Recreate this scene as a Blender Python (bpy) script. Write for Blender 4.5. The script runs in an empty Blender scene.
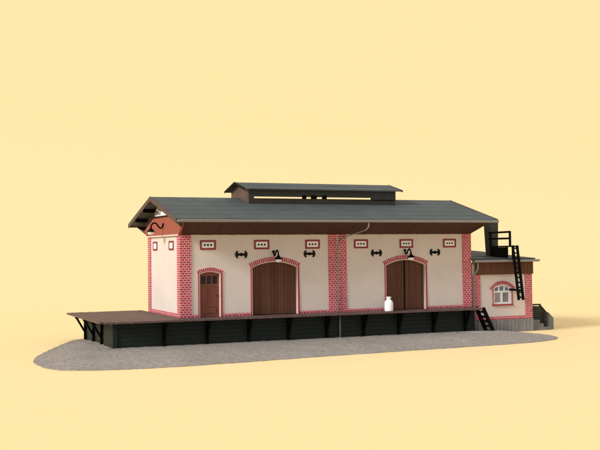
import bpy, math, random
from mathutils import Vector, Matrix

random.seed(7)
scene = bpy.context.scene
COL = scene.collection

# ------------------------------------------------------------------ camera
cam_d = bpy.data.cameras.new("camera")
cam = bpy.data.objects.new("camera", cam_d)
COL.objects.link(cam)
_r = Vector((0.91837, -0.39558, -0.01104))
_u = Vector((-0.00079, -0.02972, 0.99956))
_f = Vector((0.39573, 0.91795, 0.02761))
cam.matrix_world = Matrix(((_r.x, _u.x, -_f.x, -13.7134),
                           (_r.y, _u.y, -_f.y, -46.7223),
                           (_r.z, _u.z, -_f.z, 3.1832),
                           (0, 0, 0, 1)))
cam_d.sensor_width = 36.0
cam_d.lens = 979.886 / 600 * 36.0
cam_d.clip_start = 0.1
cam_d.clip_end = 3000
scene.camera = cam

# ------------------------------------------------------------------ light
AZ, EL = math.radians(15), math.radians(28)      # the way the key light travels
SKY, KEY = 0.67, 0.90
world = bpy.data.worlds.new("World")
scene.world = world
world.use_nodes = True
world.node_tree.nodes["Background"].inputs[0].default_value = (1, 1, 1, 1)
world.node_tree.nodes["Background"].inputs[1].default_value = SKY
KD = 9000.0
key_d = bpy.data.lights.new("key_softbox", 'AREA')
key_d.shape = 'DISK'
key_d.size = 2140
key_d.energy = KEY * math.pi * math.pi * KD * KD
key_d.color = (1.0, 0.985, 0.96)
key = bpy.data.objects.new("key_softbox", key_d)
COL.objects.link(key)
_l = Vector((math.cos(AZ) * math.cos(EL), math.sin(AZ) * math.cos(EL), -math.sin(EL)))
key.location = Vector((8, 0, 0)) - _l * KD
key.rotation_euler = _l.to_track_quat('-Z', 'Y').to_euler()
scene.view_settings.view_transform = 'Standard'
scene.view_settings.look = 'None'
scene.view_settings.exposure = 0.0
scene.view_settings.gamma = 1.0

# ------------------------------------------------------------------ materials
def new_mat(name, rough=0.7, spec=0.3):
    m = bpy.data.materials.new(name)
    m.use_nodes = True
    nt = m.node_tree
    b = nt.nodes["Principled BSDF"]
    b.inputs["Roughness"].default_value = rough
    b.inputs["Specular IOR Level"].default_value = spec
    return m, nt, b

def node(nt, t, **kw):
    n = nt.nodes.new(t)
    for k, v in kw.items():
        if isinstance(k, str) and hasattr(n, k):
            setattr(n, k, v)
    return n

def noise_tone(nt, scale, lo, hi, coord="Object", detail=6):
    tc = node(nt, "ShaderNodeTexCoord")
    nz = node(nt, "ShaderNodeTexNoise")
    nz.inputs["Scale"].default_value = scale
    nz.inputs["Detail"].default_value = detail
    nz.inputs["Roughness"].default_value = 0.6
    nt.links.new(tc.outputs[coord], nz.inputs["Vector"])
    mr = node(nt, "ShaderNodeMapRange")
    mr.inputs[1].default_value = 0.3
    mr.inputs[2].default_value = 0.7
    mr.inputs[3].default_value = lo
    mr.inputs[4].default_value = hi
    nt.links.new(nz.outputs[0], mr.inputs[0])
    return mr.outputs[0], nz.outputs[0]

def vmul(nt, col, fac):
    v = node(nt, "ShaderNodeVectorMath", operation='MULTIPLY')
    if isinstance(col, tuple):
        v.inputs[0].default_value = col[:3]
    else:
        nt.links.new(col, v.inputs[0])
    nt.links.new(fac, v.inputs[1])
    return v.outputs[0]

def bump(nt, b, h, strength, dist):
    bp = node(nt, "ShaderNodeBump")
    bp.inputs["Strength"].default_value = strength
    bp.inputs["Distance"].default_value = dist
    nt.links.new(h, bp.inputs["Height"])
    nt.links.new(bp.outputs[0], b.inputs["Normal"])

def plain(name, c, rough=0.7, spec=0.3, var=0.12, scale=1.3, fine=26, bstr=0.25, bd=0.01, metal=0.0):
    m, nt, b = new_mat(name, rough, spec)
    b.inputs["Metallic"].default_value = metal
    a, _ = noise_tone(nt, scale, 1 - var, 1 + var)
    f, h = noise_tone(nt, fine, 1 - var * .6, 1 + var * .6)
    col = vmul(nt, vmul(nt, c, a), f)
    nt.links.new(col, b.inputs["Base Color"])
    bump(nt, b, h, bstr, bd)
    return m

def planks(name, c, width, var=0.22, rough=0.65, axis=0, spec=0.25):
    """painted boards: every board a slightly different tone, with streaky grain along it"""
    m, nt, b = new_mat(name, rough, spec)
    uv = node(nt, "ShaderNodeUVMap")
    sp = node(nt, "ShaderNodeSeparateXYZ")
    nt.links.new(uv.outputs[0], sp.inputs[0])
    d = node(nt, "ShaderNodeMath", operation='DIVIDE')
    nt.links.new(sp.outputs[axis], d.inputs[0]); d.inputs[1].default_value = width
    fl = node(nt, "ShaderNodeMath", operation='FLOOR')
    nt.links.new(d.outputs[0], fl.inputs[0])
    wn = node(nt, "ShaderNodeTexWhiteNoise", noise_dimensions='1D')
    nt.links.new(fl.outputs[0], wn.inputs["W"])
    mr = node(nt, "ShaderNodeMapRange")
    mr.inputs[3].default_value = 1 - var; mr.inputs[4].default_value = 1 + var
    nt.links.new(wn.outputs[0], mr.inputs[0])
    mp = node(nt, "ShaderNodeMapping")
    mp.inputs["Scale"].default_value = (30, 2, 1) if axis == 0 else (2, 30, 1)
    nt.links.new(uv.outputs[0], mp.inputs[0])
    nz = node(nt, "ShaderNodeTexNoise"); nz.inputs["Scale"].default_value = 1.0
    nz.inputs["Detail"].default_value = 5
    nt.links.new(mp.outputs[0], nz.inputs["Vector"])
    m2 = node(nt, "ShaderNodeMapRange")
    m2.inputs[1].default_value = .3; m2.inputs[2].default_value = .7
    m2.inputs[3].default_value = .82; m2.inputs[4].default_value = 1.18
    nt.links.new(nz.outputs[0], m2.inputs[0])
    nt.links.new(vmul(nt, vmul(nt, c, mr.outputs[0]), m2.outputs[0]), b.inputs["Base Color"])
    bump(nt, b, nz.outputs[0], 0.3, 0.01)
    return m

def brickwork(name, c1, c2, mortar, bw=0.27, rh=0.135, ms=0.02):
    m, nt, b = new_mat(name, 0.75, 0.25)
    uv = node(nt, "ShaderNodeUVMap")
    bt = node(nt, "ShaderNodeTexBrick")
    bt.inputs["Color1"].default_value = (*c1, 1)
    bt.inputs["Color2"].default_value = (*c2, 1)
    bt.inputs["Mortar"].default_value = (*mortar, 1)
    bt.inputs["Scale"].default_value = 1.0
    bt.inputs["Brick Width"].default_value = bw
    bt.inputs["Row Height"].default_value = rh
    bt.inputs["Mortar Size"].default_value = ms
    bt.inputs["Mortar Smooth"].default_value = 0.2
    bt.inputs["Bias"].default_value = 0.0
    nt.links.new(uv.outputs[0], bt.inputs["Vector"])
    a, h = noise_tone(nt, 5, .85, 1.15)
    nt.links.new(vmul(nt, bt.outputs[0], a), b.inputs["Base Color"])
    inv = node(nt, "ShaderNodeMath", operation='SUBTRACT')
    inv.inputs[0].default_value = 1.0
    nt.links.new(bt.outputs["Fac"], inv.inputs[1])
    bump(nt, b, inv.outputs[0], 0.5, 0.02)
    return m

M = {}
M['plaster'] = plain("cream_plaster", (0.69, 0.605, 0.56), 0.85, 0.2, var=0.05, scale=0.6, fine=30, bstr=0.35)
M['brick'] = brickwork("crimson_brick", (0.40, 0.030, 0.060), (0.56, 0.058, 0.092), (0.78, 0.59, 0.58), 0.195, 0.112, 0.0115)
M['ventred'] = plain("dark_red_vent_surround", (0.27, 0.035, 0.038), 0.75, 0.25, var=0.15, scale=6)
M['brickred'] = plain("crimson_brick_edge", (0.40, 0.034, 0.055), 0.75, 0.25, var=0.15, scale=6)
M['mortar'] = plain("pale_mortar", (0.80, 0.64, 0.62), 0.85, 0.2, var=0.06)
M['gate'] = planks("brown_gate_boards", (0.115, 0.045, 0.024), 0.125)
M['door'] = plain("red_brown_door_paint", (0.20, 0.062, 0.040), 0.55, 0.3, var=0.12, scale=3)
M['eave'] = planks("dark_brown_eave_boards", (0.075, 0.031, 0.018), 0.14, var=0.08)
M['annexwood'] = planks("brown_annex_boards", (0.125, 0.050, 0.025), 0.14, var=0.15)
M['redpanel'] = planks("red_brown_gable_boards", (0.315, 0.080, 0.056), 0.3, var=0.03)
M['darkwood'] = plain("dark_grey_brown_timber", (0.075, 0.05, 0.042), 0.7, 0.25, var=0.2, scale=2)
M['barge'] = plain("bargeboard_timber", (0.095, 0.062, 0.052), 0.7, 0.25, var=0.2, scale=2)
M['black'] = plain("black_ironwork", (0.0025, 0.0025, 0.0025), 0.6, 0.08, var=0.2)
M['deck'] = planks("brown_deck_boards", (0.132, 0.080, 0.073), 0.22, var=0.12)
M['wallboards'] = planks("tarred_green_black_boards", (0.0125, 0.019, 0.0145), 0.19, var=0.12, axis=1)
M['roof'] = plain("slate_grey_roofing_felt", (0.080, 0.096, 0.097), 0.72, 0.3, var=0.16, scale=0.8, fine=14, bstr=0.3)
M['zinc'] = plain("pale_zinc", (0.30, 0.30, 0.31), 0.5, 0.4, var=0.1, scale=3)
M['white'] = plain("white_paint", (0.86, 0.87, 0.88), 0.5, 0.35, var=0.03)
M['ventplate'] = plain("white_vent_plate", (0.84, 0.83, 0.83), 0.7, 0.25, var=0.05)
M['glass'] = plain("grey_blue_glass", (0.20, 0.21, 0.26), 0.12, 0.6, var=0.35, scale=4)
M['curtain'] = plain("pale_curtained_glass", (0.33, 0.30, 0.34), 0.2, 0.6, var=0.3, scale=5)
M['darkglass'] = plain("dark_glass", (0.008, 0.008, 0.010), 0.2, 0.25, var=0.2)
M['lanternwall'] = planks("lantern_brown_boards", (0.12, 0.07, 0.058), 0.16, var=0.2)
M['chimney'] = plain("sooty_dark_metal", (0.028, 0.030, 0.028), 0.55, 0.4, var=0.25, scale=3)
M['plinth'] = planks("grey_stone_plinth", (0.225, 0.22, 0.23), 0.24, var=0.12, rough=0.85)
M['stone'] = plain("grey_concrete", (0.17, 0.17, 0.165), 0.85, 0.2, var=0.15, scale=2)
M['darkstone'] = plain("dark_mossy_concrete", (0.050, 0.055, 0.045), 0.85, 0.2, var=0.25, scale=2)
M['curb'] = plain("dark_brown_curb", (0.045, 0.036, 0.030), 0.7, 0.2, var=0.2, scale=3)
M['inside'] = plain("dark_interior", (0.01, 0.01, 0.01), 0.9, 0.1)
# gravel
m, nt, b = new_mat("grey_gravel", 0.9, 0.2)
a, _ = noise_tone(nt, 0.35, .90, 1.10)
f, h = noise_tone(nt, 6, .74, 1.26, detail=8)
g, h2 = noise_tone(nt, 30, .75, 1.25, detail=3)
col = vmul(nt, vmul(nt, vmul(nt, (0.37, 0.327, 0.288), a), f), g)
nt.links.new(col, b.inputs["Base Color"])
bump(nt, b, h2, 0.8, 0.04)
M['gravel'] = m
M['paper'] = plain("pale_yellow_paper", (0.97, 0.750, 0.396), 0.95, 0.0, var=0.0, bstr=0.0)

# ------------------------------------------------------------------ mesh builder
class MB:
    def __init__(self):
        self.v, self.f = [], []
    def poly(self, pts):
        i = len(self.v)
        self.v += [Vector(p) for p in pts]
        self.f.append(list(range(i, i + len(pts))))
    def box(self, x0, x1, y0, y1, z0, z1):
        self.hexa([(x0, y0, z0), (x1, y0, z0), (x1, y1, z0), (x0, y1, z0),
                   (x0, y0, z1), (x1, y0, z1), (x1, y1, z1), (x0, y1, z1)])
        return self
    def hexa(self, p):
        i = len(self.v)
        self.v += [Vector(q) for q in p]
        for q in ((0, 3, 2, 1), (4, 5, 6, 7), (0, 1, 5, 4), (1, 2, 6, 5), (2, 3, 7, 6), (3, 0, 4, 7)):
            self.f.append([i + k for k in q])
        return self
    def prism(self, pts, d):
        """closed polygon pts swept along vector d"""
        d = Vector(d); n = len(pts)
        pts = [Vector(p) for p in pts]
        nrm = Vector((0, 0, 0))
        for k in range(n):
            nrm += pts[k].cross(pts[(k + 1) % n])
        if nrm.dot(d) > 0:
            pts.reverse()
        i = len(self.v)
        self.v += pts + [p + d for p in pts]
        self.f.append(list(range(i, i + n)))
        self.f.append(list(range(i + 2 * n - 1, i + n - 1, -1)))
        for k in range(n):
            k2 = (k + 1) % n
            self.f.append([i + k2, i + k, i + n + k, i + n + k2])
        return self
    def bar(self, a, b, w, h=None, up=(0, 0, 1)):
        h = h or w
        a, b = Vector(a), Vector(b); d = (b - a).normalized(); up = Vector(up)
        if abs(d.dot(up)) > .98: up = Vector((0, 1, 0))
        s = d.cross(up).normalized() * w / 2; t = s.cross(d).normalized() * h / 2
        self.hexa([a - s - t, a + s - t, b + s - t, b - s - t, a - s + t, a + s + t, b + s + t, b - s + t])
        return self
    def tube(self, pts, r, n=10):
        pts = [Vector(p) for p in pts]
        rr = r if isinstance(r, (list, tuple)) else [r] * len(pts)
        rings = []; prev = None
        for k, p in enumerate(pts):
            d = (pts[min(k + 1, len(pts) - 1)] - pts[max(k - 1, 0)]).normalized()
            s = prev if prev is not None else (Vector((0, 0, 1)) if abs(d.z) < .9 else Vector((1, 0, 0)))
            s = (s - d * s.dot(d)).normalized(); prev = s; t = d.cross(s)
            i = len(self.v)
            for q in range(n):
                an = 2 * math.pi * q / n
                self.v.append(p + (s * math.cos(an) + t * math.sin(an)) * rr[k])
            rings.append(i)
        for a, b2 in zip(rings, rings[1:]):
            for q in range(n):
                q2 = (q + 1) % n
                self.f.append([a + q, a + q2, b2 + q2, b2 + q])
        self.f.append([rings[0] + q for q in range(n - 1, -1, -1)])
        self.f.append([rings[-1] + q for q in range(n)])
        return self
    def lathe(self, c, prof, n=24, axis=(0, 0, 1)):
        c = Vector(c); ax = Vector(axis).normalized()
        s = ax.orthogonal().normalized(); t = ax.cross(s)
        rings = []
        for r, h in prof:
            i = len(self.v)
            for q in range(n):
                an = 2 * math.pi * q / n
                self.v.append(c + ax * h + (s * math.cos(an) + t * math.sin(an)) * r)
            rings.append(i)
        for a, b2 in zip(rings, rings[1:]):
            for q in range(n):
                q2 = (q + 1) % n
                self.f.append([a + q, a + q2, b2 + q2, b2 + q])
        self.f.append([rings[0] + q for q in range(n - 1, -1, -1)])
        self.f.append([rings[-1] + q for q in range(n)])
        return self
    def build(self, name, mat, parent=None, bevel=0.0, smooth=False, loc=None):
        org = Vector(loc) if loc is not None else Vector((0, 0, 0))
        if parent is not None:
            org = Vector(parent['_org'])
        me = bpy.data.meshes.new(name)
        me.from_pydata([tuple(p - org) for p in self.v], [], self.f)
        me.update()
        uv = me.uv_layers.new(name="UVMap")
        for p in me.polygons:
            n = p.normal
            ax = max(range(3), key=lambda k: abs(n[k]))
            for li in p.loop_indices:
                w = me.vertices[me.loops[li].vertex_index].co + org
                uv.data[li].uv = (w.y, w.z) if ax == 0 else ((w.x, w.z) if ax == 1 else (w.x, w.y))
            p.use_smooth = smooth
        me.materials.append(mat)
        o = bpy.data.objects.new(name, me)
        COL.objects.link(o)
        if parent is not None:
            o.parent = parent
        else:
            o.location = org
        o['_org'] = list(org)
        if bevel:
            bv = o.modifiers.new("edge", 'BEVEL'); bv.width = bevel; bv.segments = 2
            bv.limit_method = 'ANGLE'; bv.angle_limit = math.radians(40)
        return o

def thing(name, label, cat, loc, group=None):
    o = bpy.data.objects.new(name, None)
    COL.objects.link(o)
    o.location = loc
    o.empty_display_size = 0.3
    o['_org'] = list(loc)
    o['label'] = label; o['category'] = cat
    if group: o['group'] = group
    return o

def tag(o, label, cat, group=None):
    o['label'] = label; o['category'] = cat
    if group: o['group'] = group

def copy_tree(o, parent=None):
    c = o.copy(); COL.objects.link(c)
    if parent is not None: c.parent = parent
    for ch in [k for k in bpy.data.objects if k.parent == o]:
        copy_tree(ch, c)
    return c

def bare(parent, name):
    """an empty part that carries sub-parts"""
    o = bpy.data.objects.new(name, None); COL.objects.link(o)
    o.parent = parent; o['_org'] = list(parent['_org']); o.empty_display_size = .2
    return o

# ------------------------------------------------------------------ backdrop: one sheet of yellow paper, flat under the model, rising far behind
PZ = -1.5
lh = Vector((-math.cos(AZ), -math.sin(AZ), 0))             # towards the lamp
perp = Vector((math.sin(AZ), -math.cos(AZ), 0))            # sideways to the lamp, facing the camera
SL = math.radians(42)
k_ = math.tan(EL) * math.tan(SL / 2)
h_ = (lh * k_ + perp * math.sqrt(max(0, 1 - k_ * k_))).normalized()
back = -h_
side = Vector((-back.y, back.x, 0))
mb = MB()
prof = [(-260, 0.0)]
R_ = 90.0; s0 = 24.0
for i in range(25):
    t = SL * i / 24
    prof.append((s0 + R_ * math.sin(t), R_ * (1 - math.cos(t))))
s1, z1 = prof[-1]
prof.append((s1 + 900, z1 + 900 * math.tan(SL)))
i0 = len(mb.v)
for s, z in prof:
    for w in (-1000, 1000):
        p = Vector((6, 4, 0)) + back * s + side * w
        mb.v.append(Vector((p.x, p.y, PZ + z)))
for k in range(len(prof) - 1):
    a = 2 * k
    mb.f.append([a, a + 1, a + 3, a + 2])
bd = mb.build("backdrop", M['paper'], smooth=True)
bd['kind'] = "structure"
bd['label'] = "plain pale yellow paper sheet under and behind the model"

# ------------------------------------------------------------------ gravel base
outline = [(-7.41, -2.17), (-6.89, -0.06), (-5.4, 3.9), (-3.9, 7.4), (-3.2, 8.0), (0, 7.5), (16.6, 6.5), (16.7, 1.0), (17.1, -0.15),
           (18.2, -0.55), (19.25, -0.72), (19.75, -1.4), (19.92, -2.2), (19.82, -3.32), (19.32, -4.47), (18.41, -5.3), (17.07, -5.83),
           (14.43, -6.16), (11.51, -6.33), (8.63, -6.5), (5.42, -6.73), (1.85, -7.1), (-0.04, -7.3), (-2.25, -7.47),
           (-4.34, -7.43), (-5.87, -7.05), (-6.96, -6.46), (-7.39, -5.37), (-7.54, -3.64)]
dense = []
for k in range(len(outline)):
    a, b2 = Vector(outline[k]), Vector(outline[(k + 1) % len(outline)])
    n = max(1, int((b2 - a).length / 0.25))
    for j in range(n):
        dense.append(a + (b2 - a) * j / n)
for _ in range(3):                                            # round the corners
    dense = [(dense[k - 1] + dense[k] * 2 + dense[(k + 1) % len(dense)]) / 4 for k in range(len(dense))]
dense = [p + Vector((random.uniform(-.03, .03), random.uniform(-.05, .05))) for p in dense]
mb = MB()
ring_t = [0.0, 0.0, 0.012, 0.04, 0.1, 0.2, 0.32, 0.46, 0.6, 0.75, 0.9, 1.0]
n = len(dense)
for k, t in enumerate(ring_t):
    for p in dense:
        sx = min(max(p.x, -3.0), 16.0)
        sp = Vector((sx, -0.2 - 0.05 * sx))
        q = p + (sp - p) * t
        e = min(1.0, t / 0.5); e = e * e * (3 - 2 * e)
        z = PZ + 0.004 if k == 0 else PZ + 0.03 + 0.185 * e + (random.uniform(-.012, .012) if k > 1 else 0)
        mb.v.append(Vector((q.x, q.y, z)))
for k in range(len(ring_t) - 1):
    for j in range(n):
        j2 = (j + 1) % n
        mb.f.append([k * n + j, k * n + j2, (k + 1) * n + j2, (k + 1) * n + j])
quads = [[mb.v[q] for q in f_] for f_ in mb.f[n:]]
wts = [((q[2] - q[0]).cross(q[3] - q[1])).length for q in quads]
for q in random.choices(quads, wts, k=11000):                  # loose stones lying on the sheet
    u_, w_ = random.random(), random.random()
    p = q[0].lerp(q[1], u_).lerp(q[3].lerp(q[2], u_), w_)
    if p.y > 0.6 and p.x > -3.2: continue
    r = random.uniform(.010, .026); i = len(mb.v); c = p + Vector((0, 0, r * .2))
    for d in ((1, 0, 0), (0, 1, 0), (-1, 0, 0), (0, -1, 0), (0, 0, .8), (0, 0, -.6)):
        mb.v.append(c + Vector(d) * r * random.uniform(.7, 1.3))
    for q in range(4):
        mb.f.append([i + q, i + (q + 1) % 4, i + 4]); mb.f.append([i + (q + 1) % 4, i + q, i + 5])
gb = mb.build("gravel", M['gravel'], smooth=False)
gb['kind'] = "structure"
gb['label'] = "thin grey gravel base sheet under the platform"

# ------------------------------------------------------------------ loading platform
plat = thing("loading_platform", "dark timber loading platform with brown deck along the front and left of the shed",
             "loading platform", (-3.45, -0.4, -1.3))
DX0, DX1, DY0, DY1 = -4.17, 16.83, -1.1, 8.0
mb = MB()
nb = int((DX1 - DX0) / 0.22)
wd = (DX1 - DX0) / nb
for k in range(nb):
    x = DX0 + k * wd
    yy0 = DY0 + random.uniform(-.012, .012)
    if k < 3: yy0 += (0.55, 0.30, 0.10)[k]
    top = -0.012 + random.uniform(-.006, .004)
    mb.box(x + .006, x + wd - .006, yy0, DY1 if x < 0 else 0.4, top - 0.09, top)
mb.build("deck", M['deck'], plat)
mb = MB()
for k in range(6):                                            # horizontal boards of the platform wall, front and left
    z0 = -1.42 + k * 0.211
    o_ = random.uniform(-.008, .008)
    mb.box(-3.42, 16.75, -0.42 + o_, -0.30, z0, z0 + 0.205)
    mb.box(-3.45 + o_, -3.33, -0.298, 6.4, z0, z0 + 0.205)
    mb.box(16.66, 16.752 + o_, -0.29, 0.35, z0, z0 + 0.205)
mb.build("wall", M['wallboards'], plat, bevel=.008)
mb = MB().box(-3.30, 16.6, -0.28, 6.35, -1.42, -0.16)
mb.build("core", M['inside'], plat)
mb = MB().box(-3.50, -3.28, -0.50, 0.0, -1.42, -0.12)
mb.box(-3.50, -3.43, 0.02, 1.55, -1.42, -0.12)
mb.build("corner_boarding", M['wallboards'], plat, bevel=.01)
def bracket(parent, base, out, w=0.13):
    """upright on the wall, arm under the deck and a strut between them"""
    b0 = Vector(base); o = Vector(out); n = o.normalized()
    mb = MB()
    a = b0 + n * .065
    mb.bar((a.x, a.y, -1.36), (a.x, a.y, -0.11), w, .13, up=n)
    e = b0 + o
    mb.bar((b0.x, b0.y, -0.17), (e.x, e.y, -0.17), w, .11)
    mb.bar((a.x, a.y, -0.98), (e.x - n.x * .08, e.y - n.y * .08, -0.19), w * .8, .10)
    return mb.build("bracket", M['black'], parent, bevel=.006)
for x in (-1.0, 1.18, 3.36, 5.52, 7.66, 9.80, 11.92, 14.06, 16.1):
    bracket(plat, (x, -0.425, 0), (0, -0.58, 0))
for y in (1.95, 3.95, 6.1):
    bracket(plat, (-3.455, y, 0), (-0.60, 0, 0))

# ------------------------------------------------------------------ the goods shed
L, W, H = 16.79, 6.14, 4.12
shed = thing("goods_shed", "long cream goods shed with crimson brick pilasters and a louvred lantern along its ridge",
             "goods shed", (0, 0, 0))
OPEN = [(0.97, 2.03, 2.13, 2.24), (3.75, 6.23, 2.40, 2.69), (11.44, 13.86, 2.40, 2.69)]
def arc_z(o, x):
    x0, x1, zs, zt = o
    w = (x1 - x0) / 2; h = zt - zs; R = (w * w + h * h) / (2 * h)
    cx = (x0 + x1) / 2; cz = zt - R
    return cz + math.sqrt(max(0, R * R - (x - cx) ** 2))
DEP = 0.20
def wall_with_openings(X0, X1, Z0, Z1, Y, openings, depth, bottoms=None):
    mb = MB()
    x = X0
    for k, o in enumerate(openings):
        x0, x1, zs, zt = o
        zb = bottoms[k] if bottoms else Z0
        mb.poly([(x, Y, Z0), (x0, Y, Z0), (x0, Y, Z1), (x, Y, Z1)])
        N = 20
        xs = [x0 + (x1 - x0) * i / N for i in range(N + 1)]
        for a, b2 in zip(xs, xs[1:]):
            za, zb2 = arc_z(o, a), arc_z(o, b2)
            mb.poly([(a, Y, za), (b2, Y, zb2), (b2, Y, Z1), (a, Y, Z1)])
            mb.poly([(a, Y, za), (a, Y + depth, za), (b2, Y + depth, zb2), (b2, Y, zb2)])
        if zb > Z0 + .01:
            mb.poly([(x0, Y, Z0), (x1, Y, Z0), (x1, Y, zb), (x0, Y, zb)])
            mb.poly([(x0, Y, zb), (x1, Y, zb), (x1, Y + depth, zb), (x0, Y + depth, zb)])
        mb.poly([(x0, Y, zb), (x0, Y + depth, zb), (x0, Y + depth, zs), (x0, Y, zs)])
        mb.poly([(x1, Y, zb), (x1, Y, zs), (x1, Y + depth, zs), (x1, Y + depth, zb)])
        x = x1
    mb.poly([(x, Y, Z0), (X1, Y, Z0), (X1, Y, Z1), (x, Y, Z1)])
    return mb
wall_with_openings(0, L, 0, H + .05, 0.0, OPEN, DEP).build("wall", M['plaster'], shed)
mb = MB().box(0.0, 0.2, 0.002, W, 0, H + .05)
mb.build("wall", M['plaster'], shed)
MB().box(L - .2, L, 0.002, W, 0, H + .05).build("wall", M['plaster'], shed)
MB().box(0.2, L - .2, W - .2, W - .002, 0, H + .05).build("wall", M['plaster'], shed)
MB().box(0.25, L - .25, DEP + .25, DEP + .3, 0.01, H).build("inner_lining", M['inside'], shed)

# brick pilasters
PR = 0.05
def pilaster(boxes):
    mb = MB()
    for q in boxes: mb.box(*q)
    return mb.build("brick_pilaster", M['brick'], shed, bevel=.006)
pilaster([(-PR, 0.52, -PR, -0.001, 0.0, H), (-PR, -0.001, 0.0005, 0.50, 0.0, H)])
pilaster([(-PR, -0.001, W - .5, W + PR, 0.0, H)])
pilaster([(8.03, 8.53, -PR, -0.001, 0.0, H)])
pilaster([(8.62, 9.08, -PR, -0.001, 0.0, H)])
pilaster([(16.28, L + PR, -PR, -0.001, 0.0, H), (L + .001, L + PR, 0.0005, 0.5, 0.0, H)])
# brick base course
mb = MB()
for a, b2 in ((0.521, 0.88), (2.18, 3.66), (6.38, 8.029), (9.081, 11.33), (14.02, 16.279)):
    MB().box(a, b2, -0.035, -0.001, 0.0, 0.15).build("brick_base_course", M['brick'], shed, bevel=.004)
MB().box(-0.035, -0.001, 0.501, W - .501, 0.0, 0.19).build("brick_base_course", M['brick'], shed, bevel=.004)

def arch(o, parent, nv, th=0.25, lap=0.07, Y=0.0, legs=True, zbot=0.0, jamb=0.085):
    """mortar ring with red voussoirs standing on edge, and thin brick jambs below it"""
    x0, x1, zs, zt = o
    w = (x1 - x0) / 2; h = zt - zs; R = (w * w + h * h) / (2 * h)
    cx = (x0 + x1) / 2; cz = zt - R
    half = math.asin(min(1, (w + lap) / R))
    def P(r, an, y): return (cx + r * math.sin(an), y, cz + r * math.cos(an))
    ring = bare(parent, "brick_arch")
    mb = MB(); N = 28
    r0, r1 = R + .002, R + th + .03
    for i in range(N):
        a, b2 = -half + 2 * half * i / N, -half + 2 * half * (i + 1) / N
        mb.hexa([P(r0, a, Y - .02), P(r0, b2, Y - .02), P(r0, b2, Y - .001), P(r0, a, Y - .001),
                 P(r1, a, Y - .02), P(r1, b2, Y - .02), P(r1, b2, Y - .001), P(r1, a, Y - .001)])
    mb.build("mortar_bed", M['mortar'], ring)
    mb = MB(); pitch = 2 * half / nv
    for i in range(nv):
        c = -half + (i + .5) * pitch
        d = pitch * (.29 + random.uniform(-.03, .03))
        q0, q1 = r0 + .035, r1 - .01 + random.uniform(-.012, .012)
        y0 = Y - .045
        mb.hexa([P(q0, c - d, y0), P(q0, c + d, y0), P(q0, c + d, Y - .019), P(q0, c - d, Y - .019),
                 P(q1, c - d, y0), P(q1, c + d, y0), P(q1, c + d, Y - .019), P(q1, c - d, Y - .019)])
    mb.build("arch_bricks", M['brickred'], ring, bevel=.004)
    if legs:
        for s, xe in ((-1, x0), (1, x1)):
            mb = MB()
            a, b2 = sorted((xe + s * .035, xe + s * (.035 + (jamb if s > 0 else jamb * .55))))
            mb.box(a, b2, Y - .04, Y - .001, zbot, zs + .02)
            mb.build("brick_jamb", M['brickred'], parent, bevel=.004)
            mb = MB()
            a, b2 = sorted((xe - s * .0, xe + s * .0345))
            mb.box(a, b2, Y - .03, Y - .001, zbot, zs + .01)
            mb.build("jamb_edge", M['mortar'], parent)
    return ring

# ---- door
dr = bare(shed, "door")
x0, x1, zs, zt = OPEN[0]
YD = DEP - 0.02
mb = MB()
mb.box(x0 - .02, x1 + .02, YD, YD + .08, 0.0, 2.30)
mb.build("door_leaf", M['door'], dr)
mb = MB()
fw = .10; yb = YD - .035
mb.box(x0, x0 + fw, yb, YD - .001, 0, 2.2); mb.box(x1 - fw, x1, yb, YD - .001, 0, 2.2)
for z0, z1 in ((0.0, .12), (.50, .60), (1.52, 1.64), (2.04, 2.235)):
    mb.box(x0 + fw, x1 - fw, yb + .003, YD - .001, z0, z1)
xc = (x0 + x1) / 2
mb.box(xc - .045, xc + .045, yb + .003, YD - .001, .60, 1.52)
for f_ in (1 / 3, 2 / 3):
    xx = x0 + fw + (x1 - x0 - 2 * fw) * f_
    mb.box(xx - .035, xx + .035, yb + .003, YD - .001, 1.64, 2.04)
mb.box(x0 + fw + .05, x1 - fw - .05, YD - .02, YD - .001, .18, .44)
mb.build("door_frame", M['door'], dr, bevel=.006)
pw = (x1 - x0 - 2 * fw - .14) / 3
for k in range(3):
    a = x0 + fw + k * (pw + .07)
    MB().box(a + .003, a + pw - .003, YD - .012, YD - .001, 1.643, 2.037).build("pane", M['darkglass'], dr)
hd = MB().tube([(x1 - .05, yb - .0, 1.05), (x1 - .05, yb - .05, 1.05), (x1 - .15, yb - .05, 1.04)], .014, 8)
hd.build("handle", M['black'], dr)
arch(OPEN[0], shed, 13, th=.20, lap=.09)

# ---- gates
def gate(o, gap, shift=(0, 0)):
    g = bare(shed, "gate")
    x0, x1, zs, zt = o
    xc = (x0 + x1) / 2
    for s in (0, 1):
        a, b2 = (x0 + .01, xc - gap / 2) if s == 0 else (xc + gap / 2, x1 - .01)
        nn = 10; w = (b2 - a) / nn
        mb = MB()
        for k in range(nn):
            xa, xb = a + k * w + .006, a + (k + 1) * w - .006
            y = DEP - .06 + random.uniform(-.006, .006)
            za, zb = arc_z(o, xa) + .0, arc_z(o, xb) + .0
            mb.hexa([(xa, y, .02), (xb, y, .02), (xb, y + .05, .02), (xa, y + .05, .02),
                     (xa, y, za), (xb, y, zb), (xb, y + .05, zb), (xa, y + .05, za)])
        leaf = mb.build("gate_leaf", M['gate'], g, bevel=.006)
    # dark boards behind so no daylight shows between planks
    MB().box(x0 - .02, x1 + .02, DEP + .001, DEP + .03, 0.0, zt + .05).build("backing", M['inside'], g)
    return g
gate(OPEN[1], .014)
gate(OPEN[2], .10)
arch(OPEN[1], shed, 27)
arch(OPEN[2], shed, 27)

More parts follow.
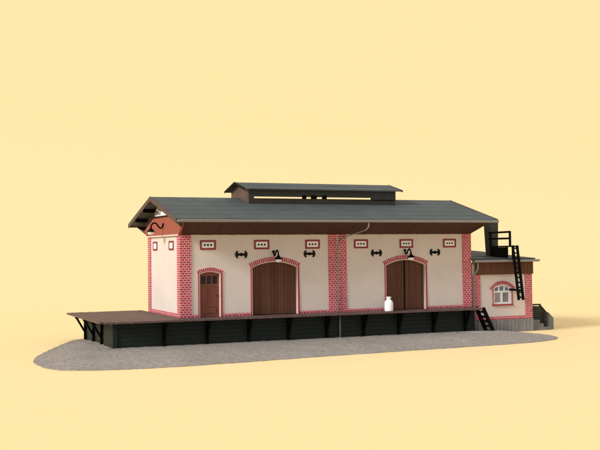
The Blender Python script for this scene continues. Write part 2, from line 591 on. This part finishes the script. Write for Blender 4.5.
# ---- ventilation plates under the eaves
def vent(pos, face):
    vt = bare(shed, "vent")
    w, h, t = .82, .47, .085
    def bx(mb, u0, u1, z0, z1, d0, d1):
        if face == 'front': mb.box(pos[0] + u0, pos[0] + u1, -d1, -d0, pos[1] + z0, pos[1] + z1)
        else: mb.box(-d1, -d0, pos[0] + u0, pos[0] + u1, pos[1] + z0, pos[1] + z1)
    mb = MB()
    bx(mb, -w/2, w/2, h/2 - t, h/2, .001, .045); bx(mb, -w/2, w/2, -h/2, -h/2 + t, .001, .045)
    bx(mb, -w/2, -w/2 + t, -h/2 + t, h/2 - t, .001, .045); bx(mb, w/2 - t, w/2, -h/2 + t, h/2 - t, .001, .045)
    mb.build("brick_frame", M['ventred'], vt, bevel=.005)
    mb = MB(); bx(mb, -w/2 + t + .002, w/2 - t - .002, -h/2 + t + .002, h/2 - t - .002, .001, .022)
    mb.build("plate", M['ventplate'], vt)
    mb = MB()
    for k in (-1, 0, 1):
        u = k * .165
        if face == 'front': c, ax = (pos[0] + u, -.0221, pos[1] - .0), (0, -1, 0)
        else: c, ax = (-.0221, pos[0] + u, pos[1]), (-1, 0, 0)
        if face == 'front':
            MB().lathe(c, [(.052, 0), (.052, .004), (.040, .006)], 14, ax).build("hole", M['black'], vt)
for x in (1.41, 4.28, 7.12, 9.95, 12.71, 15.45):
    vent((x, 3.585), 'front')
for y in (1.61, 4.75):
    vent((y, 3.59), 'end')

# ---- iron wall anchors (bow-tie shaped tie plates)
def anchor(x, z):
    mb = MB(); r = .026
    y = -.035
    for s in (-1, 1):
        pts = []
        for i in range(9):
            an = math.radians(-62 + 124 * i / 8)
            pts.append((x + s * (.10 + .19 * math.cos(an)), y, z + .185 * math.sin(an)))
        mb.tube(pts, .040, 8)
    mb.tube([(x - .22, y, z + .05), (x, y - .005, z - .045), (x + .22, y, z + .05)], .038, 8)
    mb.tube([(x - .22, y, z - .05), (x, y - .006, z + .045), (x + .22, y, z - .05)], .038, 8)
    mb.lathe((x, -.002, z), [(.085, 0), (.085, .05), (.05, .07)], 12, (0, -1, 0))
    return mb.build("wall_anchor", M['black'], shed, smooth=True)
for x in (3.17, 6.94, 10.87, 14.5):
    anchor(x, 3.09)

# ---- roof
EY, EZ, RZ = 1.73, 4.83, 6.12          # eave overhang, eave height, ridge height
RX0, RX1 = -0.70, L + 0.67
YM = W / 2
run = YM + EY; rise = RZ - EZ
def rtop(y):                           # roof top height at depth y
    return EZ + rise * (1 - abs(y - YM) / run)
roof = bare(shed, "roof")
mb = MB()
NS = 5
TH = .10
for sgn in (1, -1):
    for k in range(NS):
        f0, f1 = k / NS, (k + 1) / NS + (.02 if k < NS - 1 else 0)
        ya, yb_ = YM - sgn * run * (1 - f0), YM - sgn * run * (1 - f1)
        if k == NS - 1: yb_ = YM
        za, zb = EZ + rise * f0, EZ + rise * min(f1, 1)
        lift = .010
        # every felt strip laps over the one below it
        mb.hexa([(RX0, ya, za - TH), (RX1, ya, za - TH), (RX1, yb_, zb - TH - .002 * k), (RX0, yb_, zb - TH - .002 * k),
                 (RX0, ya, za + lift), (RX1, ya, za + lift), (RX1, yb_, zb), (RX0, yb_, zb)] if sgn == 1 else
                [(RX0, yb_, zb - TH - .002 * k), (RX1, yb_, zb - TH - .002 * k), (RX1, ya, za - TH), (RX0, ya, za - TH),
                 (RX0, yb_, zb), (RX1, yb_, zb), (RX1, ya, za + lift), (RX0, ya, za + lift)])
mb.build("roofing", M['roof'], roof)
mb = MB()
mb.tube([(RX0 - .002, YM, RZ - .01), (RX1 + .002, YM, RZ - .01)], .03, 8)
mb.build("ridge_cap", M['roof'], roof, smooth=True)
for X in (RX0, RX1):
    for sgn in (1, -1):
        ye = YM - sgn * (run + .02)
        s = -.035 if X < 0 else .035
        mb = MB()
        mb.prism([(X, ye, EZ - .20), (X, ye, EZ + .035), (X, YM - sgn * .002, RZ + .040), (X, YM - sgn * .002, RZ - .20)], (s, 0, 0))
        mb.build("bargeboard", M['barge'], roof)
for y in (4.75, 6.45, 1.39, -0.31, YM):
    z = rtop(y) - TH - .02
    mb = MB(); mb.box(RX0 + .05, -0.02, y - .09, y + .09, z - .17, z)
    mb.build("purlin", M['black'], roof)
mb = MB()
mb.box(RX0 + .002, RX1 - .002, -EY - .004, -EY + .03, EZ - .16, EZ + .0)
mb.build("fascia", M['eave'], roof)
MB().box(RX0 + .002, RX1 - .002, W + EY - .03, W + EY + .004, EZ - .16, EZ + .0).build("fascia", M['eave'], roof)

# ---- sloping eave boards at the front and back
CZ0, CZ1, CY = H - .03, 4.67, 1.55
mb = MB()
nn = 122
for k in range(nn):
    f0, f1 = k / nn, (k + 1) / nn
    b0, b1 = 0.0 + L * f0 + .004, 0.0 + L * f1 - .004
    t0, t1 = -.28 + (L + .56) * f0 + .004, -.28 + (L + .56) * f1 - .004
    j = random.uniform(-.006, .006)
    mb.hexa([(b0, -.055, CZ0 + j), (b1, -.055, CZ0 + j), (t1, -CY, CZ1 + j), (t0, -CY, CZ1 + j),
             (b0, -.055, CZ0 + .05), (b1, -.055, CZ0 + .05), (t1, -CY, CZ1 + .05), (t0, -CY, CZ1 + .05)])
mb.build("eave_boards", M['eave'], shed)
mb = MB()
mb.poly([(0, -.05, CZ0 + .052), (L, -.05, CZ0 + .052), (L + .28, -EY, CZ1 + .06), (-.28, -EY, CZ1 + .06)])
mb.poly([(0, W + .05, CZ0), (-.28, W + CY, CZ1), (L + .28, W + CY, CZ1), (L, W + .05, CZ0)])
mb.build("eave_lining", M['eave'], shed)
mb = MB()
mb.bar((-.012, -.06, CZ0 - .01), (-.30, -CY - .01, CZ1 - .02), .06, .04)
mb.build("corner_bead", M['redpanel'], shed)

# ---- left gable
mb = MB()
prf = [(-0.02, 4.10), (-.55, 4.44), (1.45, 5.08), (W - 1.45, 5.08), (W + .55, 4.44), (W + .02, 4.10)]
mb.prism([(-.04, y, z) for y, z in prf], (-.07, 0, 0))
mb.build("gable_panel", M['redpanel'], shed)
mb = MB().box(-.20, 0.0, 1.32, W - 1.32, 5.082, 5.14)
mb.build("gable_ledge", M['black'], shed, bevel=.006)
mb = MB().box(-.14, -.112, -.03, W + .03, 4.07, 4.13)
mb.build("gable_sill", M['mortar'], shed)
mb = MB()
mb.prism([(0.02, -.9, 4.95), (0.02, YM, 5.96), (0.02, W + .9, 4.95), (.02, W, 4.12), (.02, 0, 4.12)], (.08, 0, 0))
mb.build("gable_wall", M['darkwood'], shed)
for sgn in (1, -1):                                       # soffits between the panel and the bargeboards
    mb = MB()
    def yy(y): return y if sgn == 1 else W - y
    A, B = (-.105, yy(-.55), 4.44), (-.105, yy(1.45), 5.08)
    C, D = (RX0 + .03, yy(1.0), rtop(1.0) - .17), (RX0 + .03, yy(-1.55), rtop(-1.55) - .17)
    D2, Z0 = (-.28, yy(-CY), CZ1), (0.0, yy(-.04), CZ0)
    q = [[A, B, C, D], [Z0, A, D2], [A, D, D2]] if sgn == 1 else [[Z0, A, D2]]
    for f_ in q:
        mb.poly(f_ if sgn == 1 else f_[::-1])
    mb.build("verge_soffit", M['darkwood'], shed)
mb = MB()
mb.prism([(L - .04, -.9, 4.95), (L - .04, YM, 5.96), (L - .04, W + .9, 4.95), (L - .04, W, 4.12), (L - .04, 0, 4.12)], (-.08, 0, 0))
mb.build("gable_wall", M['darkwood'], shed)
# lunette window
fw_ = bare(shed, "lunette_window")
def lun(hw, hh, zb, X, dx):
    pts = [(X, YM + hw, zb), (X, YM - hw, zb)]
    for i in range(1, 16):
        an = math.pi * i / 16
        pts.append((X, YM - hw * math.cos(an), zb + hh * math.sin(an)))
    return MB().prism(pts, (dx, 0, 0))
lun(1.72, .66, 5.145, .018, -.04).build("frame", M['white'], fw_)
mb = MB()
for k in range(5):
    a0, a1 = math.pi * (k / 5) + .09, math.pi * ((k + 1) / 5) - .09
    pts = []
    for i in range(6):
        an = a0 + (a1 - a0) * i / 5
        pts.append((-.024, YM - 1.55 * math.cos(an), 5.215 + .54 * math.sin(an)))
    for i in range(5, -1, -1):
        an = a0 + (a1 - a0) * i / 5
        pts.append((-.024, YM - .55 * math.cos(an), 5.215 + .20 * math.sin(an)))
    mb = MB().prism(pts, (-.008, 0, 0))
    mb.build("pane", M['curtain'], fw_)

# ---- gutter and downpipe
mb = MB()
gy, gz = -EY - .09, EZ - .055
prof_ = []
for i in range(9):
    an = math.pi + math.pi * i / 8
    prof_.append((gy + .095 * math.cos(an), gz + .105 * math.sin(an)))
prof_ += [(gy + .075, gz + .0), (gy - .075, gz + .0)]
pts = [(RX0 + .02, y, z) for y, z in prof_]
mb.prism(pts, (RX1 - RX0 - .04, 0, 0))
mb.tube([(RX0 + .02, gy - .095, gz + .005), (RX1 - .02, gy - .095, gz + .005)], .02, 8)
mb.build("gutter", M['zinc'], shed)
mb = MB()
path = [(9.50, gy, 4.68), (9.50, gy + .02, 4.45), (9.46, -1.62, 4.30), (9.30, -1.20, 4.19), (9.02, -.20, 3.98), (8.75, -.13, 3.82), (8.60, -.11, 3.62), (8.575, -.11, 3.3), (8.565, -.11, 0.0)]
mb.tube(path, .031, 10)
mb.tube([(8.42, -.50, -.10), (8.42, -.50, -1.30)], .035, 10)
dp = mb.build("downpipe", M['zinc'], shed, smooth=True)

# ---- ridge lantern
lan = bare(shed, "roof_lantern")
LX0, LX1, LYF, LYB = 4.22, 13.05, 1.72, W - 1.72
def curb(Y0, Y1):
    mb = MB()
    zf = rtop(LYF) - .04
    mb.box(LX0 + .05, LX1 - .05, Y0, Y1, zf, 6.05 if Y0 < YM else 6.08)
    return mb
curb(LYF, LYF + .07).build("curb", M['curb'], lan)
curb(LYB - .07, LYB).build("curb", M['darkwood'], lan)
LEY, LEZ, LRZ = 1.45, 6.56, 6.98                        # lantern eave and ridge
lrun = YM - LEY
for Y0, Y1 in ((LYF + .01, LYF + .06), (LYB - .06, LYB - .01)):
    b_ = MB()
    b_.box(LX0 + .05, LX1 - .05, Y0, Y1, 6.148 if Y0 < YM else 6.44, 6.62)
    b_.build("louvre_board", M['chimney'], lan)
for xp, wdt in ((7.45, .24), (8.02, .34), (8.65, .27)):
    for yp in (LYF + .035,):
        MB().box(xp - wdt / 2, xp + wdt / 2, yp - .03, yp + .03, 5.95, 6.25 if yp < YM else 6.5).build("post", M['black'], lan)
mb = MB().box(11.5, LX1 - .06, LYF + .0, LYF + .08, 6.0, 6.3)
mb.build("closing_board", M['chimney'], lan)
MB().box(LX0 + .05, LX0 + .33, LYF + .001, LYF + .069, 6.051, 6.2).build("closing_board", M['chimney'], lan)
for X, s in ((LX0, .05), (LX1, -.05)):
    mb = MB()
    mb.prism([(X, LYF, rtop(LYF) - .05), (X, LYF, 6.58), (X, YM, 6.90), (X, LYB, 6.58), (X, LYB, rtop(LYB) - .05), (X, YM, RZ - .06)], (s, 0, 0))
    mb.build("end_wall", M['lanternwall'], lan)
lr = MB()
for sgn in (1, -1):
    ye = YM - sgn * lrun
    for k in range(2):
        f0, f1 = k / 2, (k + 1) / 2
        ya, yb_ = ye + sgn * lrun * f0, ye + sgn * lrun * f1
        za, zb = LEZ + (LRZ - LEZ) * f0, LEZ + (LRZ - LEZ) * f1
        p = [(LX0 - .28, ya, za - .05), (LX1 + .28, ya, za - .05), (LX1 + .28, yb_, zb - .05), (LX0 - .28, yb_, zb - .05),
             (LX0 - .28, ya, za + .018), (LX1 + .28, ya, za + .018), (LX1 + .28, yb_, zb), (LX0 - .28, yb_, zb)]
        if sgn == -1: p = [p[3], p[2], p[1], p[0], p[7], p[6], p[5], p[4]]
        lr.hexa(p)
lr.build("lantern_roof", M['roof'], lan)
for X, s in ((LX0 - .28, -.03), (LX1 + .28, .03)):
    for sgn in (1, -1):
        ye = YM - sgn * (lrun + .01)
        MB().prism([(X, ye, LEZ - .09), (X, ye, LEZ + .03), (X, YM - sgn * .002, LRZ + .02), (X, YM - sgn * .002, LRZ - .09)], (s, 0, 0)).build("bargeboard", M['black'], lan)

# ------------------------------------------------------------------ annex
AX0, AX1, AY0, AY1 = 16.95, 20.93, 0.05, 6.2
ann = thing("annex", "small cream annex with one arched white window at the right end of the shed",
            "annex building", (AX0, AY0, PZ))
AW = [(18.36, 19.52, 1.0, 1.20)]
wall_with_openings(AX0, AX1, -.77, 1.80, AY0, AW, .14, bottoms=[.10]).build("wall", M['plaster'], ann)
MB().box(AX1 - .2, AX1, AY0 + .002, AY1, -.77, 2.4).build("wall", M['plaster'], ann)
MB().box(AX0, AX1 - .2, AY1 - .2, AY1, -.77, 2.4).build("wall", M['plaster'], ann)
MB().box(AX0, AX0 + .2, AY0 + .002, AY1 - .2, -.77, 2.4).build("wall", M['plaster'], ann)
MB().box(AX0 + .25, AX1 - .25, AY0 + .4, AY0 + .45, -.7, 2.3).build("inner_lining", M['inside'], ann)
def apil(boxes):
    mb = MB()
    for q in boxes: mb.box(*q)
    mb.build("brick_pilaster", M['brick'], ann, bevel=.006)
apil([(AX0 + .02, AX0 + .50, AY0 - PR, AY0 - .001, -.77, 1.80)])
apil([(AX1 - .42, AX1 + PR, AY0 - PR, AY0 - .001, -.77, 1.80), (AX1 + .001, AX1 + PR, AY0 + .0005, AY0 + .5, -.77, 1.80)])
MB().box(AX0 + .501, AX1 - .421, AY0 - .04, AY0 - .001, -.77, -.60).build("brick_base_course", M['brick'], ann, bevel=.004)
mb = MB()
nn = 16; w = (AX1 + .09 - AX0) / nn
for k in range(nn):
    z1 = -.772 + random.uniform(-.01, 0)
    mb.box(AX0 + k * w + .008, AX0 + (k + 1) * w - .008, AY0 - .07 + random.uniform(-.01, .01), AY0 + .2, PZ + .002, z1)
mb.box(AX0, AX1 + .06, AY0 + .01, AY1, PZ + .002, -.79)
mb.build("plinth", M['plinth'], ann, bevel=.01)
mb = MB()
nn = 30; w = (AX1 + .1 - AX0 - .12) / nn
for k in range(nn):
    mb.box(AX0 + .12 + k * w + .004, AX0 + .12 + (k + 1) * w - .004, AY0 - .11 + random.uniform(-.006, .006), AY0 - .055, 1.79, 2.56)
mb.box(AX1 + .055, AX1 + .10, AY0 - .05, AY1, 1.79, 2.56)
mb.build("eave_boards", M['annexwood'], ann)
# annex roof: lean-to, falls to the front
ar = bare(ann, "roof")
def az(y): return 2.68 + (y + .22) * .5 / 6.8
mb = MB()
XA, XB = AX0 - .1, AX1 + .14
ys = [-.22 + 6.8 * k / 4 for k in range(5)]
for k in range(4):
    a, b2 = ys[k], ys[k + 1] + (.1 if k < 3 else 0)
    mb.hexa([(XA, a, az(a) - .09), (XB, a, az(a) - .09), (XB, b2, az(b2) - .09 - .002), (XA, b2, az(b2) - .092),
             (XA, a, az(a) + .02), (XB, a, az(a) + .02), (XB, b2, az(b2)), (XA, b2, az(b2))])
mb.build("roofing", M['roof'], ar)
mb = MB()
mb.prism([(XA, y, z) for y, z in ((-.40, 2.60), (-.395, 2.53), (-.35, 2.49), (-.28, 2.49), (-.235, 2.53), (-.23, 2.60), (-.25, 2.60), (-.38, 2.60))], (AX1 + .32 - XA, 0, 0))
mb.tube([(XA, -.405, 2.605), (AX1 + .32, -.405, 2.605)], .018, 8)
mb.build("gutter", M['zinc'], ann)
MB().tube([(17.10, -.31, 2.5), (17.10, -.31, 2.15), (17.04, -.22, 1.95), (17.00, -.05, 1.80), (17.00, -.05, -1.3)], .035, 10).build("downpipe", M['zinc'], ann, smooth=True)
mb = MB()                                               # chimney, a little wider at the head
cx, cy, cb, ct = 19.60, 2.0, .27, .32
mb.hexa([(cx - cb + .04, cy - cb, 2.80), (cx + cb, cy - cb, 2.80), (cx + cb, cy + cb, 2.80), (cx - cb + .04, cy + cb, 2.80),
         (cx - ct, cy - ct, 4.84), (cx + ct - .04, cy - ct, 4.84), (cx + ct - .04, cy + ct, 4.84), (cx - ct, cy + ct, 4.84)])
mb.box(cx - ct - .03, cx + ct + .02, cy - ct - .03, cy + ct + .03, 4.842, 4.91)
mb.build("chimney", M['chimney'], ar, bevel=.015)

# annex window
wn_ = bare(ann, "window")
o = AW[0]; x0, x1, zs, zt = o; zb = .10; YW = AY0 + .06
def archpoly(inset, y, zb_):
    xa, xb = x0 + inset, x1 - inset
    pts = [(xa, y, zb_), (xb, y, zb_)]
    for i in range(13):
        x = xb + (xa - xb) * i / 12
        pts.append((x, y, arc_z(o, x) - inset))
    return pts
MB().prism(archpoly(0.0, YW + .05, zb), (0, .03, 0)).build("backing", M['white'], wn_)
fr = MB()
t = .10
fr.box(x0 + .002, x0 + t, YW, YW + .048, zb + .002, zs); fr.box(x1 - t, x1 - .002, YW, YW + .048, zb + .002, zs)
fr.box(x0 + t, x1 - t, YW + .002, YW + .048, zb + .002, zb + .11)
zmid = .80
fr.box(x0 + t, x1 - t, YW - .01, YW + .048, zmid - .05, zmid + .05)
xc = (x0 + x1) / 2
fr.box(xc - .06, xc + .06, YW - .004, YW + .048, zb + .11, zmid - .05)
for f_ in (.34, .66):
    xx = x0 + (x1 - x0) * f_
    fr.box(xx - .045, xx + .045, YW + .001, YW + .048, zmid + .05, arc_z(o, xx) - .04)
for i in range(12):
    xa, xb = x0 + (x1 - x0) * i / 12, x0 + (x1 - x0) * (i + 1) / 12
    za, zb2 = arc_z(o, xa), arc_z(o, xb)
    fr.hexa([(xa, YW + .003, za - .085), (xb, YW + .003, zb2 - .085), (xb, YW + .046, zb2 - .085), (xa, YW + .046, za - .085),
             (xa, YW + .003, za - .001), (xb, YW + .003, zb2 - .001), (xb, YW + .046, zb2 - .001), (xa, YW + .046, za - .001)])
fr.build("window_frame", M['white'], wn_, bevel=.004)
MB().box(x0 + t + .002, xc - .062, YW + .03, YW + .0495, zb + .112, zmid - .052).build("pane", M['curtain'], wn_)
MB().box(xc + .062, x1 - t - .002, YW + .03, YW + .0495, zb + .112, zmid - .052).build("pane", M['glass'], wn_)
xs = [x0 + t, x0 + (x1 - x0) * .34 - .047, x0 + (x1 - x0) * .34 + .047, x0 + (x1 - x0) * .66 - .047, x0 + (x1 - x0) * .66 + .047, x1 - t]
for a, b2 in ((xs[0], xs[1]), (xs[2], xs[3]), (xs[4], xs[5])):
    pts = [(a, YW + .03, zmid + .052), (b2, YW + .03, zmid + .052)]
    for i in range(5):
        x = b2 + (a - b2) * i / 4
        pts.append((x, YW + .03, max(zmid + .06, arc_z(o, x) - .086)))
    MB().prism(pts, (0, .0195, 0)).build("pane", M['glass'], wn_)
arch(o, ann, 17, th=.20, lap=.14, Y=AY0, legs=True, zbot=.10, jamb=.07)
MB().box(x0 - .12, x1 + .12, AY0 - .09, AY0 - .001, .02, .098).build("window_sill", M['brickred'], ann, bevel=.006)

# ------------------------------------------------------------------ entrance steps at the annex's right end
st = thing("entrance_steps", "grey concrete steps with a dark sloping side wall beside the annex", "steps", (21.0, .2, PZ))
mb = MB()
SX = AX1 + .12
for xe, z, y in ((21.60, -.90, .16), (21.85, -1.12, .13), (22.399, -1.33, .10)):
    mb.box(SX, xe, y, .80, PZ + .002, z)
mb.build("step", M['stone'], st, bevel=.015)
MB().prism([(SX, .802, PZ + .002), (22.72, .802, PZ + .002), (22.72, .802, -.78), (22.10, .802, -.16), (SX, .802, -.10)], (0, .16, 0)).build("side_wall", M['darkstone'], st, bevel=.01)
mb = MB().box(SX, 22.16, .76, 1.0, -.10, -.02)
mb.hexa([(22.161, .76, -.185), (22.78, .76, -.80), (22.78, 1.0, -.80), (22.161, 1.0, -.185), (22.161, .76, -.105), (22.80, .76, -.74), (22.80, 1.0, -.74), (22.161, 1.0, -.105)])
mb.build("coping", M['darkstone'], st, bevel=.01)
MB().hexa([(22.40, .40, PZ + .002), (22.76, .40, PZ + .002), (22.76, .80, PZ + .002), (22.40, .80, PZ + .002),
           (22.40, .40, -.50), (22.76, .40, -.84), (22.76, .80, -.84), (22.40, .80, -.50)]).build("end_pier", M['stone'], st, bevel=.015)

# ------------------------------------------------------------------ catwalk beside the chimney
cw = thing("roof_catwalk", "black catwalk with one side railing by the dark chimney on the annex roof", "catwalk", (19.45, .6, az(.6)))
MB().box(19.22, 19.70, -.40, 1.66, 3.34, 3.42).build("walkway", M['black'], cw, bevel=.008)
for y in (.0, 1.5):
    for x in (19.26, 19.66):
        MB().bar((x, y, az(y) - .0), (x, y, 3.34), .07).build("leg", M['black'], cw)
MB().box(19.24, 19.68, .45, 1.66, 2.74, 3.335).build("supporting_box", M['black'], cw)
for y in (-.36, 1.55):
    MB().bar((19.24, y, 3.42), (19.24, y, 4.20), .10).build("railing_post", M['black'], cw)
MB().bar((19.24, -.40, 4.20), (19.24, 1.72, 4.18), .10, .11).build("railing_bar", M['black'], cw)
MB().bar((19.24, -.36, 3.83), (19.24, 1.72, 3.83), .09, .11).build("railing_bar", M['black'], cw)

def ladder(name, label, loc, tops, feet, nr, rw, rh, f0=.06, f1=.97):
    t = thing(name, label, "ladder", loc)
    for a, b2 in zip(tops, feet):
        MB().bar(a, b2, rw, rw * 1.3).build("rail", M['black'], t, bevel=.005)
    for k in range(nr):
        f_ = f0 + (f1 - f0) * k / (nr - 1)
        p = Vector(tops[0]).lerp(Vector(feet[0]), f_); q = Vector(tops[1]).lerp(Vector(feet[1]), f_)
        MB().bar(p, q, rh, rh).build("rung", M['black'], t)
    return t
rl = ladder("roof_ladder", "tall black ladder leaning from the roof catwalk down past the annex gutter", (19.4, -1.05, .36),
       [(19.36, -.44, 3.42), (19.66, -.44, 3.42)], [(19.27, -1.06, .36), (19.57, -1.06, .36)], 11, .11, .085, .05, .95)
MB().bar((19.42, -.0, .92), (19.42, -.96, .90), .12, .12).build("wall_stay", M['black'], rl)
ladder("dock_ladder", "short thick black ladder leaning against the right end of the loading platform", (17.6, -.7, -1.3),
       [(16.88, -.40, .0), (16.93, -1.0, .0)], [(17.54, -.40, -1.40), (17.62, -1.0, -1.40)], 5, .135, .10, .17, .93)

# ------------------------------------------------------------------ gooseneck lamps
def lamp(name, label, pos, out, side_):
    t = thing(name, label, "lamp", pos, "gooseneck lamps on the shed walls")
    p = Vector(pos); o = Vector(out); u = Vector((0, 0, 1)); s = Vector(side_)
    MB().lathe(p + o * .002, [(.075, 0), (.075, .03), (.045, .05)], 12, o).build("wall_plate", M['black'], t)
    pts = []
    ctl = [(.04, 0.0), (.06, -.13), (.14, -.20), (.24, -.15), (.33, -.03), (.43, .06), (.55, .05), (.64, -.05), (.67, -.17)]
    for a, b2 in ctl:
        pts.append(p + o * a + u * b2)
    fine = []
    for k in range(len(pts) - 1):
        p0, p1, p2, p3 = pts[max(k - 1, 0)], pts[k], pts[k + 1], pts[min(k + 2, len(pts) - 1)]
        for j in range(4):
            f_ = j / 4
            fine.append(.5 * ((2 * p1) + (p2 - p0) * f_ + (2 * p0 - 5 * p1 + 4 * p2 - p3) * f_ ** 2 + (3 * p1 - p0 - 3 * p2 + p3) * f_ ** 3))
    fine.append(pts[-1])
    MB().tube(fine, .040, 8).build("arm", M['black'], t, smooth=True)
    c = p + o * .67 + u * -.17
    MB().lathe(c, [(.045, .02), (.06, -.05), (.20, -.20), (.215, -.225), (.195, -.225), (.06, -.085)], 20, (0, 0, 1)).build("lamp_shade", M['black'], t, smooth=True)
    MB().lathe(c, [(.03, -.10), (.12, -.16), (.165, -.23), (.15, -.31), (.08, -.37), (.01, -.385)], 16, (0, 0, 1)).build("bulb", M['white'], t, smooth=True)
    return t
lamp("wall_lamp", "black gooseneck lamp over the closed gate beside the narrow door", (4.93, -.001, 3.22), (0, -1, 0), (1, 0, 0))
lamp("wall_lamp", "black gooseneck lamp over the gate with the white can in front", (12.62, -.001, 3.22), (0, -1, 0), (1, 0, 0))
lamp("wall_lamp", "black gooseneck lamp on the red gable panel of the end wall", (-.112, 2.7, 4.70), (-1, 0, 0), (0, 1, 0))

# ------------------------------------------------------------------ milk can
can = thing("milk_can", "white milk can standing on the deck by the slightly open gate", "milk can", (11.2, -.72, -.01))
M['can'] = plain("glossy_white_enamel", (0.94, 0.95, 0.97), 0.35, 0.4, var=0.01)
MB().lathe((11.2, -.72, -.008), [(.20, 0), (.225, .015), (.232, .06), (.232, .42), (.222, .48), (.18, .56), (.115, .61), (.095, .64), (.095, .685)], 32).build("body", M['can'], can, smooth=True)
MB().lathe((11.2, -.72, -.008), [(.11, .686), (.135, .70), (.135, .745), (.12, .765), (.03, .775)], 28).build("lid", M['can'], can, smooth=True)

for o in bpy.data.objects:
    if '_org' in o: del o['_org']
